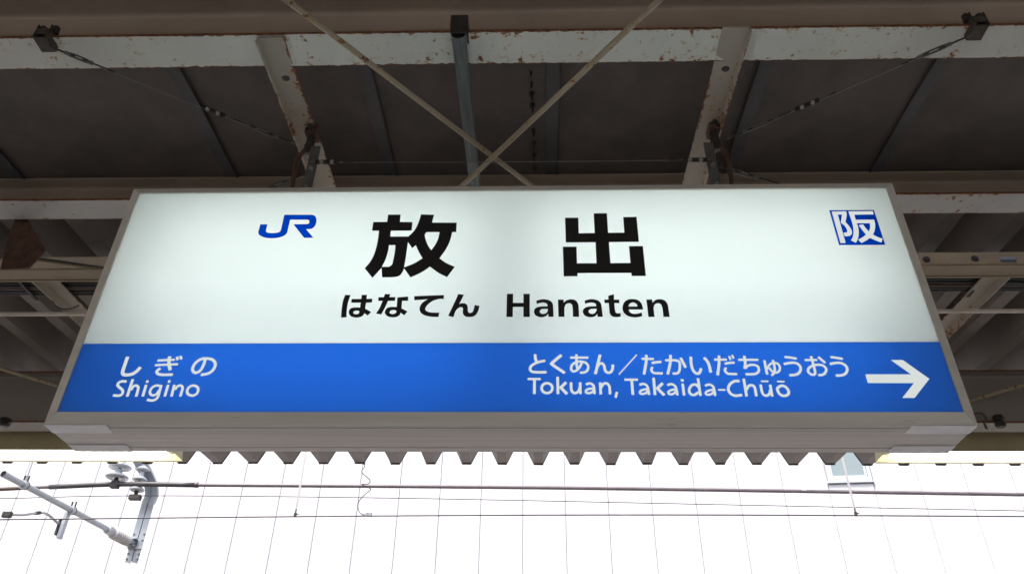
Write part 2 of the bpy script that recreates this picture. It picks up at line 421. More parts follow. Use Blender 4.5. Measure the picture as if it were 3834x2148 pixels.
# folded roof sheets
HP, DH = .31, .190
def decksheet(name, y0, z0, y1, z1, x, n=3):
    c = [(-.155, DH), (-.130, DH), (-.0385, 0), (.0385, 0), (.130, DH), (.155, DH)]
    th = .007
    v = []
    for y, z in ((y0, z0), (y1, z1)):
        for a, h in c: v.append((x+a, y, z+h))
        for a, h in c: v.append((x+a, y, z+h+th))
    f = []
    for i in range(5): f += [(i, i+1, 12+i+1, 12+i), (6+i, 12+6+i, 12+6+i+1, 6+i+1), (i, 6+i, 6+i+1, i+1), (12+i, 12+i+1, 18+i+1, 18+i)]
    f += [(0, 12, 18, 6), (5, 11, 23, 17)]
    return mk(name, v, f, M_DECK, can)
YEND = 6.42; zend = onY(2000, 1734, YEND).z
xt = onY(1200+1008/1.84+25/1.84*0, 1500+408/1.84, YEND).x
ydk = YB2+.075
z_in = deckz(ydk)+.02
d0 = decksheet('roof_sheet', ydk, z_in, YEND, zend, xt)
e0 = decksheet('roof_sheet', -.70, z_in-.01, -7.4, CAMZ+2.22, xt)  # unseen platform-side roof, kept long and low to cut sky light on the sign
k0 = int((XL-xt)/HP)+1; k1 = int((XR-xt)/HP)-1
JIT = {}
for s in (d0, e0):
    for k in range(k0, k1+1):
        if k == 0: continue
        c = s.copy(); COL.objects.link(c); c.location.x = s.location.x + k*HP + random.uniform(-.003, .003); c.location.z += random.uniform(-.004, .004)
        if s is d0: JIT[k] = (c.location.x-s.location.x, c.location.z-s.location.z)
def lip(x):
    th = .012
    c = [(-.126, DH-.012), (-.0385, -.008), (.0385, -.008), (.126, DH-.012)]
    c2 = [(a*.90, h+.016) for a, h in c]
    v = [(x+a, YEND+dy, zend+h) for dy in (-.004, .010) for a, h in c+c2]
    f = [(0,1,5,4), (1,2,6,5), (2,3,7,6), (8,12,13,9), (9,13,14,10), (10,14,15,11), (0,8,9,1), (1,9,10,2), (2,10,11,3), (4,5,13,12), (5,6,14,13), (6,7,15,14), (0,4,12,8), (3,11,15,7)]
    return mk('eave_flashing', v, f, M_DARKST, can)
l0 = lip(xt)
for k in range(k0, k1+1):
    if k: c = l0.copy(); COL.objects.link(c); c.location.x = l0.location.x + JIT[k][0]; c.location.z = l0.location.z + JIT[k][1]
# cross channels under the twin beams (open C, lipped flange hanging down on one side)
def channel(name, x, ya, za, yb, zb, w, h, side, mat):
    """flat web below, up-turned flange on `side`"""
    t_ = .006; a = w/2
    if side < 0: pr = [(-a,-h), (-a+t_,-h), (-a+t_+.004,-t_-.004), (a,-t_), (a,0), (-a,0)]
    else: pr = [(-a,0), (a,0), (a,-h), (a-t_,-h), (a-t_-.004,-t_-.004), (-a,-t_)]
    return MB().sweep(pr, (x, ya, za), (x, yb, zb), (1,0,0), (0,0,1)).build(name, mat, can)
CH = []
ya = Y1-.006
for (xa_, ya_), s in (((680, 92), -1), ((1853, 66), 1)):
    p = qZ(xa_, ya_, ZB-.003)
    CH.append(p.x)
    o = channel('cross_channel', p.x, p.y, ZB-.003, YB2+.06, ZB2-.003, .084, .030, s, M_RAFT)
    # bolt head seen on the channel
    yb = 2.0-.33
    bp = qZ(*((718, 197) if s < 0 else (1826, 173)), ZB+.002)
    zb_ = ZB-.010+(bp.y-p.y)*.1
    MB().lathe((bp.x, bp.y, zb_-.006), (0,0,1), [(0,.010), (.002,.014), (.008,.0145)], 12).build('bolt', M_DARKST, can, 'auto')
# rafters beyond the second beam
def rafter(px0, py0, px1, py1):
    a = qZ(px0, py0, CAMZ+2.12); x = a.x
    zA = CAMZ+2.165; yA = 2.935
    channel('rafter', x, yA, zA, YE-.07, zA+(YE-yA)*.085, .085, .045, -1 if x < 0 else 1, M_RAFT)
for q in ((135, 750, 0, 0), (2487, 740, 0, 0)): rafter(*q)
# hanging rusty gusset on the second beam
g = [(46, 532), (62, 540), (112, 625), (108, 634), (72, 672), (0, 676), (18, 600)]
gp = [qY(x, y, YB2+.09) for x, y in g]
MB().plate(gp, (0, .010, 0)).build('gusset_plate', M_RUSTY, can, False, .002)
# crossed tie rods
ZR = ZB-.055
def rod(a, b_, ext0, ext1, z, r, name='brace_rod'):
    A, B = qZ(*a, z), qZ(*b_, z); d = (B-A)
    A2, B2 = A-d*ext0, B+d*ext1
    if name == 'brace_rod': B2 = B2 + Vector((0, 0, 0))
    n = 14
    pts = [A2.lerp(B2, i/n)+Vector((0, 0, -.006*math.sin(math.pi*i/n))) for i in range(n+1)]
    return MB().tube(pts, r, 10).build(name, M_ROD, can, 'auto')
rod((725, 0), (1338, 466), .9, .62, ZR, .0095)
rod((1655, 0), (1162, 466), .9, .62, ZR-.022, .0095)
rod((0, 924), (140, 966), 1.2, 2.2, CAMZ+2.24, .011)
rod((2576, 964), (2440, 1006), 1.2, 2.2, CAMZ+2.24, .011)
# galvanised pipe rail held by a dark clip on the first beam
p = qZ(1153, 99, ZB-.045); x = p.x
pp = thing('galvanised_pipe', (x, p.y, ZB), 'grey galvanised pipe running back under the roof from a black clip on the beam', 'pipe')
pz = ZB-.030
MB().tube([(x, p.y-.01, pz), (x, 2.1, pz+.055), (x+.006, YE-.1, pz+.26)], .0225, 16, False).build('tube', M_GALV, pp, True)
MB().tube([(x, p.y-.008, pz), (x, p.y+.02, pz+.002)], .0205, 16).build('plug', M_CABLE, pp)
clip = MB(); yk = p.y
clip.box(x-.024, x+.026, yk-.022, yk-.017, pz-.012, pz+.075).box(x-.026, x-.021, yk-.022, yk+.05, pz+.024, pz+.075).box(x+.023, x+.028, yk-.022, yk+.05, pz+.024, pz+.075)
clip.box(x-.026, x+.028, yk-.022, yk+.06, pz+.070, pz+.075)
clip.build('clip', M_DARKST, pp, False, .002)

# ================================================================== cable duct and cables
zd0, zd1 = CAMZ+2.10, CAMZ+2.174
yd0, yd1 = 2.85, 2.93
du = thing('cable_duct', (0, yd0, zd0), 'long beige metal cable duct running along the canopy behind the sign', 'cable duct')
JX = qY(2375, 640, yd0).x
box('body', XL, XR, yd0, yd1, zd0, zd1, M_TRAY, du, .003)
box('cover', XL, XR, yd0-.004, yd0-.0005, zd0+.004, zd1-.012, M_TRAY, du, .001)
box('lip', XL, XR, yd1+.0005, yd1+.012, zd0-.004, zd0+.012, M_TRAY, du, .002)
for px, py in ((2330, 653), (2452, 651)):
    c = qY(px, py, yd0-.004)
    MB().lathe((c.x, yd0-.004, c.z), (0,-1,0), [(0,.016), (.004,.016), (.005,.010), (.012,.009)], 12).build('bolt', M_DARKST, du, 'auto')
c = qY(2535, 652, yd0-.0045)
st = box('sticker', c.x-.034, c.x+.034, yd0-.0062, yd0-.0046, c.z-.016, c.z+.014, plain('sticker_grey', (.20, .20, .21), .5, 0, .1), du)
box('stripe', c.x-.034, c.x+.034, yd0-.0078, yd0-.0064, c.z-.0155, c.z-.004, plain('sticker_blue', (.035, .05, .08), .5, 0, .1), du)
# bent earth lead drooping over the duct on the left
pts = crom([qY(x, y, yd0-.012) for x, y in ((-120, 646), (60, 648), (140, 655), (230, 668), (300, 676), (420, 676))], n=6)
tag(MB().tube(pts, .0045, 8).build('drooping_cable', M_CABLE, None, True), 'thin dark cable drooping across the face of the beige cable duct', 'cable')
cy0 = 2.955
specs = [(.012, M_CABLE), (.010, M_CABLE), (.011, M_CABLE), (.009, M_CABLE2), (.015, M_CABLE2), (.010, M_CABLE), (.013, M_CABLE), (.010, M_CABLE2), (.012, M_CABLE), (.009, M_CABLE)]
y = cy0; nm = {0: 'black', 1: 'brown'}
ordn = ['first', 'second', 'third', 'fourth', 'fifth', 'sixth', 'seventh', 'eighth', 'ninth', 'tenth']
for i, (r, mt) in enumerate(specs):
    y += r+.001
    ph = random.random()*6
    pts = [(XL+(XR-XL)*k/60, y+.0016*math.sin(k*.9+ph), CAMZ+2.190+r+.010*math.sin(k*1.7+ph)*(.3 if i % 3 else 1)*.5) for k in range(61)]
    o = MB().tube(pts, r, 8).build('cable', mt, None, True)
    tag(o, '%s cable lying on the rafters, %s behind the beige cable duct' % ('black' if mt is M_CABLE else 'brown', ordn[i]), 'cable', 'cables along the canopy')
    y += r+.001
ytr = 3.22
an = thing('cable_rack', (0, ytr, CAMZ+2.10), 'pale thin steel angle rail bounding the bundle of cables behind the sign', 'cable rack')
MB().sweep([(0,0), (.016,0), (.016,.003), (.003,.003), (.003,.014), (0,.014)], (XL, ytr, CAMZ+2.098), (XR, ytr, CAMZ+2.098), (0,1,0), (0,0,1)).build('rail', plain('angle_paint', (.50,.44,.36), .6, 0, .2, 6), an)
box('backing', XL, XR, cy0-.01, ytr-.004, CAMZ+2.228, CAMZ+2.232, M_DARKST, an)
for k in range(-5, 6):
    box('hanger_strap', k*1.15-.2, k*1.15-.185, cy0-.012, ytr-.004, CAMZ+2.178, CAMZ+2.186, M_DARKST, an)
# wire tie round the left rafter
pts = crom([qZ(x, y, CAMZ+2.085) for x, y in ((132, 758), (142, 770), (160, 778), (180, 776), (198, 768))], n=5)
tag(MB().tube(pts, .004, 6).build('wire_tie', M_CABLE, None, True), 'short loop of black wire tied round the rafter near the cable bundle', 'wire')

# ================================================================== the station name sign
SY = 1.90
SXL, SXR = -1.283, 1.1195
SZB, SZT, SZM = CAMZ+.9262, CAMZ+1.7045, CAMZ+1.1384
FRW = .031
DEP = .205
OXL, OXR, OZB, OZT = SXL-FRW, SXR+FRW, SZB-.032, SZT+.031
sg = thing('station_sign', ((OXL+OXR)/2, SY, OZB), 'backlit station name sign, white above a blue band, hanging under the canopy', 'sign')
def frame_rail(poly):                                  # mitred aluminium frame, front face bevelled inwards
    out, inn = poly[:2], poly[2:]
    yF, yI = SY+.010, SY-.005
    v = [(out[0][0], yF, out[0][1]), (out[1][0], yF, out[1][1]), (inn[0][0], yI, inn[0][1]), (inn[1][0], yI, inn[1][1])]
    v += [(p[0], SY+.03, p[2]) for p in v]
    return mk('frame_rail', v, [(0,1,2,3), (7,6,5,4), (0,4,5,1), (1,5,6,2), (2,6,7,3), (3,7,4,0)], M_ALU, sg)
g = .0007; IXL, IXR, IZB, IZT = SXL+.001, SXR-.0005, SZB-.003, SZT+.0005
frame_rail([(OXL+g, OZB), (OXR-g, OZB), (IXR-g, IZB), (IXL+g, IZB)])
frame_rail([(OXR, OZB+g), (OXR, OZT-g), (IXR, IZT-g), (IXR, IZB+g)])
frame_rail([(OXR-g, OZT), (OXL+g, OZT), (IXL+g, IZT), (IXR-g, IZT)])
frame_rail([(OXL, OZT-g), (OXL, OZB+g), (IXL, IZB+g), (IXL, IZT-g)])
yb0, yb1 = SY+.031, SY-.016+DEP
box('side_panel', OXL, OXL+.004, yb0, yb1, OZB+.002, OZT-.002, M_ALU, sg)
box('side_panel', OXR-.004, OXR, yb0, yb1, OZB+.002, OZT-.002, M_ALU, sg)
box('top_panel', OXL, OXR, yb0, yb1, OZT-.004, OZT, M_ALU, sg)
box('back_panel', OXL+.004, OXR-.004, yb1-.004, yb1, OZB+.006, OZT-.006, M_INNER, sg)
yA = onZ(1932, 1500+160/1.84, OZB).y; yBk = onZ(1932, 1500+310/1.84, OZB).y
box('inner_tray', OXL+.004, OXR-.004, yb0+.001, yb1-.005, OZB+.004, OZB+.008, M_INNER, sg)
ys = [SY-.0155, SY+.012, yA+.012, max(yBk, yA+.08), yb1]
ys = [SY+.0312, SY+.0312+.016, yb1-.030, yb1]
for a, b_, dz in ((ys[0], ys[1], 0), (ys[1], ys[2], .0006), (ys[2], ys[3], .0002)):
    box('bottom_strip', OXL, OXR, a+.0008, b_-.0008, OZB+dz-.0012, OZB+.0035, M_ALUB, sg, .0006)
# inside walls of the light box
box('inner_wall', OXL+.0045, OXL+.006, yb0, yb1-.005, OZB+.009, OZT-.005, M_INNER, sg)
box('inner_wall', OXR-.006, OXR-.0045, yb0, yb1-.005, OZB+.009, OZT-.005, M_INNER, sg)
box('inner_wall', OXL+.007, OXR-.007, yb0, yb1-.005, OZT-.006, OZT-.0045, M_INNER, sg)
# crumpled tape patches under the four corners
def tape(xa, xb, y0, y1, skew):
    n = 14; mm = 4; v = []; f = []
    for i in range(n+1):
        for j in range(mm+1):
            x = xa+(xb-xa)*i/n + random.uniform(-.0015, .0015); yy = y0+(y1-y0)*j/mm
            v.append((x, yy, OZB-.0019-random.random()*.0007))
    nn = len(v)
    v += [(a, b_, OZB-.0013) for a, b_, c in v]
    for i in range(n):
        for j in range(mm):
            a = i*(mm+1)+j; f.append((a, a+1, a+mm+2, a+mm+1)); f.append((nn+a, nn+a+mm+1, nn+a+mm+2, nn+a+1))
    edge = [i*(mm+1) for i in range(n+1)] + [n*(mm+1)+j for j in range(1, mm+1)] + [i*(mm+1)+mm for i in range(n-1, -1, -1)] + [j for j in range(mm-1, 0, -1)]
    for a, b_ in zip(edge, edge[1:]+edge[:1]): f.append((a, b_, nn+b_, nn+a))
    mk('tape', v, f, M_TAPE, sg)
tw = .168
tape(OXL, OXL+tw, SY+.011, SY+.062, 0); tape(OXR-tw, OXR, SY+.011, SY+.062, 0)
tape(OXL, OXL+tw, yb1-.047, yb1+.001, 0); tape(OXR-tw, OXR, yb1-.047, yb1+.001, 0)
# tubes in the box: three rows, two tubes end to end
for zz, mg in ((SZB+.165, .17), ((SZB+SZT)/2+.03, .07), (SZT-.165, .10)):
    for xa, xb in ((SXL+mg, (SXL+SXR)/2-.075), ((SXL+SXR)/2+.075, SXR-mg)):
        MB().tube([(xa, SY+.135, zz), (xb, SY+.135, zz)], .0125, 10).build('tube', M_TUBE, sg, 'auto')
# lit faces
box('mid_rail', (SXL+SXR)/2-.02, (SXL+SXR)/2+.02, SY+.155, yb1-.006, SZB+.01, SZT-.01, M_INNER, sg)
whp = box('white_panel', SXL-.004, SXR+.004, SY, SY+.003, SZM, SZT+.004, M_PANEL, sg)
blp = box('blue_panel', SXL-.004, SXR+.004, SY, SY+.003, SZB-.012, SZM-.0002, M_BLUE, sg)

# ------------------------------------------------------------------ lettering
class Win:
    def __init__(s, x0, y0, sc): s.x0, s.y0, s.s = x0, y0, sc
    def p(s, x, y):
        q = onY(s.x0+x/s.s, s.y0+y/s.s, SY); return Vector((q.x, q.z))
def outline(w, pts, n=6):
    """(x, y) corner, (x, y, 1) smooth point"""
    P = [w.p(q[0], q[1]) for q in pts]; S = [len(q) > 2 for q in pts]; m = len(P); out = []
    if all(S): return crom(P, True, n)
    s0 = next(i for i in range(m) if not S[i]); i = s0
    while True:
        j = i+1
        while S[j % m]: j += 1
        seg = [P[k % m] for k in range(i, j+1)]
        c = crom(seg, False, n) if len(seg) > 2 else seg
        out += c[:-1]
        i = j
        if i % m == s0: break
    return out
def letter(w, mat, parent, outs=(), strokes=(), name='letter', y=SY-.0012, t=.0009):
    """outs: lists of loops (outer first, then holes); strokes: (points, width[, closed])"""
    mb = MB(); k = 0
    def solid(loops, tris, yy):
        flat = [p for l in loops for p in l]; n = len(flat)
        v = [(p.x, yy, p.y) for p in flat]+[(p.x, yy+t*.5, p.y) for p in flat]
        f = [tuple(q) for q in tris]; b_ = 0
        for l in loops:
            for i in range(len(l)): a, c = b_+i, b_+(i+1) % len(l); f.append((a, c, n+c, n+a))
            b_ += len(l)
        mb.add(v, f)
    for loops in outs:
        L_ = [outline(w, l) for l in loops]
        tri = tessellate_polygon([[Vector((p.x, p.y, 0)) for p in l] for l in L_])
        solid(L_, tri, y-k*.00015); k += 1
    for st in strokes:
        pts, wd = st[0], st[1]; cl = len(st) > 2
        c = crom([w.p(*q) for q in pts], cl, 8); m = len(c)
        hw = (w.p(pts[0][0]+wd, pts[0][1])-w.p(*pts[0])).length/2
        Lf, Rt = [], []
        for i, p in enumerate(c):
            a = c[(i+1) % m] if cl or i < m-1 else p; b_ = c[i-1] if cl or i else p
            d = (a-b_).normalized(); nn = Vector((-d.y, d.x))*hw
            Lf.append(p+nn); Rt.append(p-nn)
        yy = y-k*.00015; k += 1
        v = [(p.x, yy, p.y) for p in Lf]+[(p.x, yy, p.y) for p in Rt]
        f = [(i, (i+1) % m, m+(i+1) % m, m+i) for i in range(m if cl else m-1)]
        v2 = [(a, b_+t*.5, c_) for a, b_, c_ in v]; q = 2*m
        f2 = [(i, m+i, q+m+i, q+i) for i in ((0, m-1) if not cl else ())]
        f2 += [(i, (i+1) % m, q+(i+1) % m, q+i) for i in range(m if cl else m-1)] + [(m+i, q+m+i, q+m+(i+1) % m, m+(i+1) % m) for i in range(m if cl else m-1)]
        mb.add(v+v2, f+f2)
    return mk(name, mb.v, mb.f, mat, parent)
s = 1
K1, K2 = Win(1340, 780, 5.1525), Win(2060, 780, 5.1525)
letter(K1, M_BLACK, whp, [[
 [(583,125),(825,125),(810,266),(1053,268),(1037,432),(638,434),(625,547),(975,547),(1090,430,s),(1165,290,s),(1218,122),(1473,128),(1428,279),(1908,280),(1897,461),(1820,462),(1780,620,s),(1700,790,s),(1573,968),(1710,1060,s),(1870,1130),(1720,1328),(1560,1250,s),(1392,1128),(1230,1235,s),(1015,1335),(891,1160),(860,1230,s),(800,1300,s),(690,1328,s),(470,1332),(457,1148),(380,1235,s),(280,1342),(132,1158),(230,1045,s),(310,900,s),(360,740,s),(390,590,s),(407,434),(275,434),(297,268),(566,266)],
 [(600,712),(725,712),(712,850,s),(685,990,s),(660,1085,s),(604,1130),(463,1130),(520,1020,s),(565,900,s),(590,790,s)],
 [(967,655),(1048,770),(1120,712),(1170,830,s),(1247,967),(1080,1065,s),(893,1140),(920,980,s),(947,800,s)],
 [(1322,462),(1577,462),(1545,600,s),(1490,710,s),(1415,810),(1350,710,s),(1310,610,s),(1290,515)]]])
letter(K2, M_BLACK, whp, [[[(285,185),(542,185),(552,485),(858,480),(838,102),(1095,99),(1117,475),(1430,473),(1407,173),(1666,168),(1710,648),(1133,655),(1162,1060),(1547,1056),(1518,732),(1788,731),(1845,1307),(1570,1307),(1565,1247),(527,1250),(530,1312),(260,1314),(243,743),(508,743),(518,1063),(893,1062),(873,658),(300,660)]]])
KN = Win(1260, 1080, 4.6)
letter(KN, M_BLACK, whp, [
 [[(150,112),(243,115),(200,240,s),(178,370,s),(175,495),(80,502),(88,370,s),(112,220,s)]],
 [[(263,183),(618,180),(610,243),(255,246)]],
 [[(437,112),(527,112),(495,350),(598,407),(536,468),(478,428),(460,465,s),(410,492,s),(335,502,s),(250,480,s),(212,420,s),(240,350,s),(320,328,s),(407,330)],
  [(395,392),(385,430,s),(340,445,s),(300,435,s),(290,415,s),(310,390,s),(350,382,s)]]])
letter(KN, M_BLACK, whp, [
 [[(725,152),(1015,150),(1007,214),(718,214)]],
 [[(835,98),(928,100),(885,220),(835,330,s),(770,450),(680,433),(740,340,s),(795,214)]],
 [[(1050,157),(1235,142),(1236,213),(1130,214),(1120,345),(1223,397),(1167,463),(1103,418),(1090,455,s),(1040,488,s),(970,498,s),(880,480,s),(835,420,s),(860,350,s),(930,320,s),(1037,320)],
  [(1030,382),(1025,420,s),(975,443,s),(925,430,s),(915,410,s),(940,380,s),(985,373,s)]]])
letter(KN, M_BLACK, whp, [[[(1338,133),(1850,114),(1847,181),(1770,181,s),(1660,215,s),(1570,280,s),(1530,345,s),(1545,385,s),(1610,412,s),(1690,418,s),(1772,417),(1757,491),(1640,487,s),(1530,465,s),(1455,420,s),(1430,350,s),(1460,270,s),(1515,220,s),(1578,185),(1340,204)]]])
letter(KN, M_BLACK, whp, [[[(2098,96),(2195,110),(2113,268),(2160,256,s),(2220,262,s),(2255,300,s),(2262,370,s),(2270,410,s),(2305,422,s),(2345,400,s),(2365,350,s),(2380,285),(2464,302),(2440,390,s),(2380,470,s),(2290,492,s),(2210,475,s),(2175,420,s),(2177,350,s),(2160,325,s),(2115,328,s),(2060,375,s),(2035,430,s),(2013,493),(1923,472),(2010,290,s)]]])
HN = Win(1860, 1080, 3.788)
for lo in (
 [[(145,77),(232,77),(230,205),(378,205),(378,77),(468,77),(468,404),(377,404),(378,262),(229,262),(226,404),(136,404)]],
 [[(562,172),(610,160,s),(670,154,s),(745,170,s),(790,210,s),(800,270,s),(805,402),(732,402),(730,360),(690,395,s),(625,408,s),(555,385,s),(528,335,s),(545,285,s),(610,258,s),(720,254),(710,218,s),(665,200,s),(610,207,s),(565,220)],
  [(723,290),(720,325,s),(690,355,s),(655,362,s),(620,350,s),(610,325,s),(630,298,s),(670,290,s)]],
 [[(867,159),(947,159),(949,203),(990,170,s),(1055,154,s),(1120,172,s),(1155,225,s),(1163,300,s),(1167,402),(1081,402),(1077,290,s),(1065,230,s),(1030,210,s),(985,222,s),(962,265,s),(958,310,s),(960,402),(875,402)]],
 [[(1247,172),(1300,158,s),(1355,153,s),(1430,170,s),(1475,210,s),(1488,270,s),(1503,402),(1430,402),(1425,360),(1390,395,s),(1325,407,s),(1250,385,s),(1219,330,s),(1240,283,s),(1300,258,s),(1410,252),(1398,215,s),(1350,200,s),(1300,205,s),(1250,217)],
  [(1415,289),(1412,320,s),(1385,352,s),(1350,361,s),(1315,350,s),(1301,322,s),(1325,296,s),(1365,289,s)]],
 [[(1580,106),(1660,82),(1663,159),(1735,159),(1740,207),(1667,207),(1675,300),(1685,340,s),(1710,353,s),(1754,350),(1759,399),(1700,407,s),(1640,397,s),(1605,360,s),(1595,300,s),(1588,207),(1528,207),(1524,159),(1584,159)]],
 [[(2076,298),(1871,298),(1885,335,s),(1930,358,s),(1990,358,s),(2055,340),(2062,393),(2010,405,s),(1950,410,s),(1860,390,s),(1800,340,s),(1783,270,s),(1805,200,s),(1860,160,s),(1930,151,s),(2005,168,s),(2055,220,s)],
  [(1866,256),(1995,256),(1980,220,s),(1930,198,s),(1885,218,s)]],
 [[(2121,157),(2203,157),(2209,200),(2250,165,s),(2310,152,s),(2380,170,s),(2420,220,s),(2435,290,s),(2452,404),(2363,404),(2350,290,s),(2330,230,s),(2290,210,s),(2245,225,s),(2225,270,s),(2228,330,s),(2238,404),(2149,404)]]):
    letter(HN, M_BLACK, whp, [lo])
letter(Win(940, 780, 9.2), M_FILM, whp, [[[(1148,230),(2090,230),(2180,255,s),(2240,330,s),(2255,440,s),(2230,560,s),(2170,650,s),(2090,705,s),(1990,722),(1898,722),(2148,1020),(1830,1020),(1463,556),(1930,552),(1990,530,s),(2012,465,s),(2000,415,s),(1950,392),(1350,394),(1265,760),(1240,850,s),(1170,925,s),(1050,985,s),(880,1022,s),(720,1033,s),(520,1020,s),(380,975,s),(280,910,s),(252,840,s),(265,770),(322,556),(565,556),(515,770),(520,810,s),(560,840,s),(650,858,s),(800,858,s),(930,840,s),(1000,805,s),(1030,760)]]], name='company_logo')
HB = Win(3080, 770, 9.019)
zone = letter(HB, M_FILM, whp, [[[(220,163),(1727,150),(2112,1328),(553,1334)]]], name='zone_mark')
letter(HB, M_LETTER, whp, [
 [[(300,215),(475,213),(768,1275),(595,1277)]],
 [[(475,213),(780,208),(803,320,s),(765,575),(880,700,s),(965,840,s),(980,950,s),(930,1020,s),(840,1045,s),(735,1045),(695,930),(790,922),(825,885,s),(790,780,s),(720,680,s),(605,595),(645,315),(475,315)]],
 [[(860,210),(1680,205),(1715,312),(1060,322),(1105,495),(1725,492),(1755,600,s),(1765,720,s),(1740,880,s),(1690,990),(1830,1070,s),(2015,1138),(1970,1262),(1780,1190,s),(1592,1105),(1450,1200,s),(1300,1275),(1190,1162),(1330,1090,s),(1455,995),(1330,840,s),(1210,680),(1355,650),(1440,770,s),(1553,888),(1595,760,s),(1585,610),(1140,610),(1190,750,s),(1210,950,s),(1180,1130,s),(1115,1272),(948,1190),(1010,1070,s),(1035,900,s),(1015,700,s),(960,500,s)]]], y=SY-.0026)
AR = Win(3180, 1310, 7.2147)
letter(AR, M_LETTER, blp, [[[(430,658),(1665,658),(1120,272),(1440,272),(2158,780),(1760,1292),(1428,1292),(1740,893),(498,890)]]], name='arrow')
SG = Win(400, 1310, 5.8545)
for outs, st in (
 ([], [([(459,148),(400,320),(352,470),(365,530),(440,547),(560,525),(655,467),(742,375)], 74)]),
 ([[[(1515,150),(1575,145),(1580,215),(1520,228)]], [[(1590,135),(1650,128),(1660,205),(1605,213)]]],
  [([(1115,232),(1490,215)], 52), ([(1058,335),(1565,312)], 52), ([(1378,143),(1365,300),(1395,442)], 72), ([(1180,402),(1112,455),(1105,505),(1160,537),(1250,545),(1450,542)], 60)]),
 ([], [([(2165,190),(2120,330),(2050,450),(1955,498),(1890,460),(1890,380),(1950,280),(2060,205),(2180,187),(2300,205),(2370,270),(2375,350),(2320,450),(2220,515),(2062,545)], 64)]),
 ([], [([(435,693),(360,685),(280,705),(240,760),(270,810),(330,860),(355,920),(320,980),(250,1000),(140,990)], 58)]),
 ([], [([(573,638),(448,1020)], 60), ([(530,880),(590,795),(650,780),(692,815),(685,880),(645,1020)], 58)]),
 ([[[(870,665),(925,665),(908,717),(852,717)]]], [([(866,762),(790,1018)], 58)]),
 ([], [([(1160,785),(1080,777),(1000,820),(950,900),(960,965),(1020,993),(1095,960),(1150,880)], 54), ([(1197,765),(1160,900),(1120,1030),(1060,1090),(980,1105),(885,1088)], 56)]),
 ([[[(1350,662),(1405,662),(1390,717),(1335,717)]]], [([(1348,762),(1272,1018)], 58)]),
 ([], [([(1482,762),(1420,1018)], 58), ([(1495,870),(1555,795),(1610,778),(1655,800),(1662,850),(1640,930),(1612,1018)], 56)]),
 ([], [([(1900,778),(1980,805),(2005,870),(1980,945),(1910,993),(1840,993),(1778,958),(1765,890),(1800,822),(1850,788)], 56, 1)])):
    letter(SG, M_LETTER, blp, outs, st)
TK = Win(1950, 1310, 4.025)
for outs, st in (
 ([], [([(215,65),(220,130),(236,172)], 42), ([(368,160),(260,185),(170,230),(140,280),(160,320),(230,335),(388,335)], 41)]),
 ([], [([(612,76),(478,190),(470,215),(662,347)], 46)]),
 ([], [([(743,115),(1018,115)], 37), ([(838,66),(838,180),(845,250),(858,290)], 38), ([(922,168),(905,225),(850,300),(790,322),(760,290),(770,230),(830,185),(900,175),(980,195),(1015,250),(1000,310),(960,335),(890,345)], 38)]),
 ([], [([(1195,70),(1123,362)], 44), ([(1150,260),(1180,215),(1225,203),(1255,240),(1268,300),(1300,338),(1350,335),(1380,290),(1388,220)], 41)]),
 ([], [([(1748,70),(1478,368)], 20)]),
 ([], [([(1818,133),(2005,135)], 36), ([(1890,75),(1888,180),(1856,368)], 42), ([(1970,198),(2040,185),(2118,180)], 40), ([(1985,255),(1966,300),(2000,345),(2070,352),(2140,352)], 38)]),
 ([], [([(2172,155),(2320,155),(2385,180),(2395,250),(2385,320),(2350,352),(2285,354)], 38), ([(2255,75),(2250,200),(2213,367)], 42), ([(2405,118),(2445,190),(2482,267)], 42)]),
 ([], [([(102,437),(300,437)], 36), ([(206,440),(204,662)], 42)]),
 ([], [([(395,500),(455,522),(474,573),(455,625),(395,648),(335,625),(315,573),(335,522)], 40, 1)]),
 ([], [([(555,403),(560,663)], 41), ([(685,486),(588,578)], 44), ([(598,562),(697,664)], 46)]),
 ([], [([(757,488),(760,590),(788,640),(835,645),(875,610),(888,560)], 40), ([(893,488),(899,663)], 40)]),
 ([], [([(980,518),(1040,503),(1090,530),(1105,590),(1110,663)], 38), ([(1100,580),(1030,585),(985,608),(985,640),(1020,650),(1070,637),(1100,600)], 35)]),
 ([], [([(1195,490),(1205,668)], 40), ([(1207,570),(1240,515),(1290,502),(1330,540),(1340,600),(1344,668)], 40)]),
 ([], [([(1448,632),(1428,718)], 38)]),
 ([], [([(1560,447),(1765,447)], 36), ([(1670,450),(1688,675)], 42)]),
 ([], [([(1785,524),(1850,510),(1900,540),(1920,600),(1932,675)], 38), ([(1910,592),(1845,597),(1800,620),(1798,650),(1830,662),(1885,647),(1915,612)], 35)]),
 ([], [([(2000,417),(2022,677)], 41), ([(2138,498),(2045,590)], 44), ([(2052,572),(2163,682)], 46)]),
 ([], [([(2205,530),(2270,513),(2325,545),(2345,605),(2360,682)], 38), ([(2335,595),(2270,602),(2228,625),(2225,655),(2260,667),(2310,652),(2340,615)], 35)]),
 ([[[(2405,440),(2452,438),(2456,475),(2412,475)]]], [([(2437,505),(2460,685)], 40)])):
    letter(TK, M_LETTER, blp, outs, st)
TL = Win(2570, 1310, 4.025)
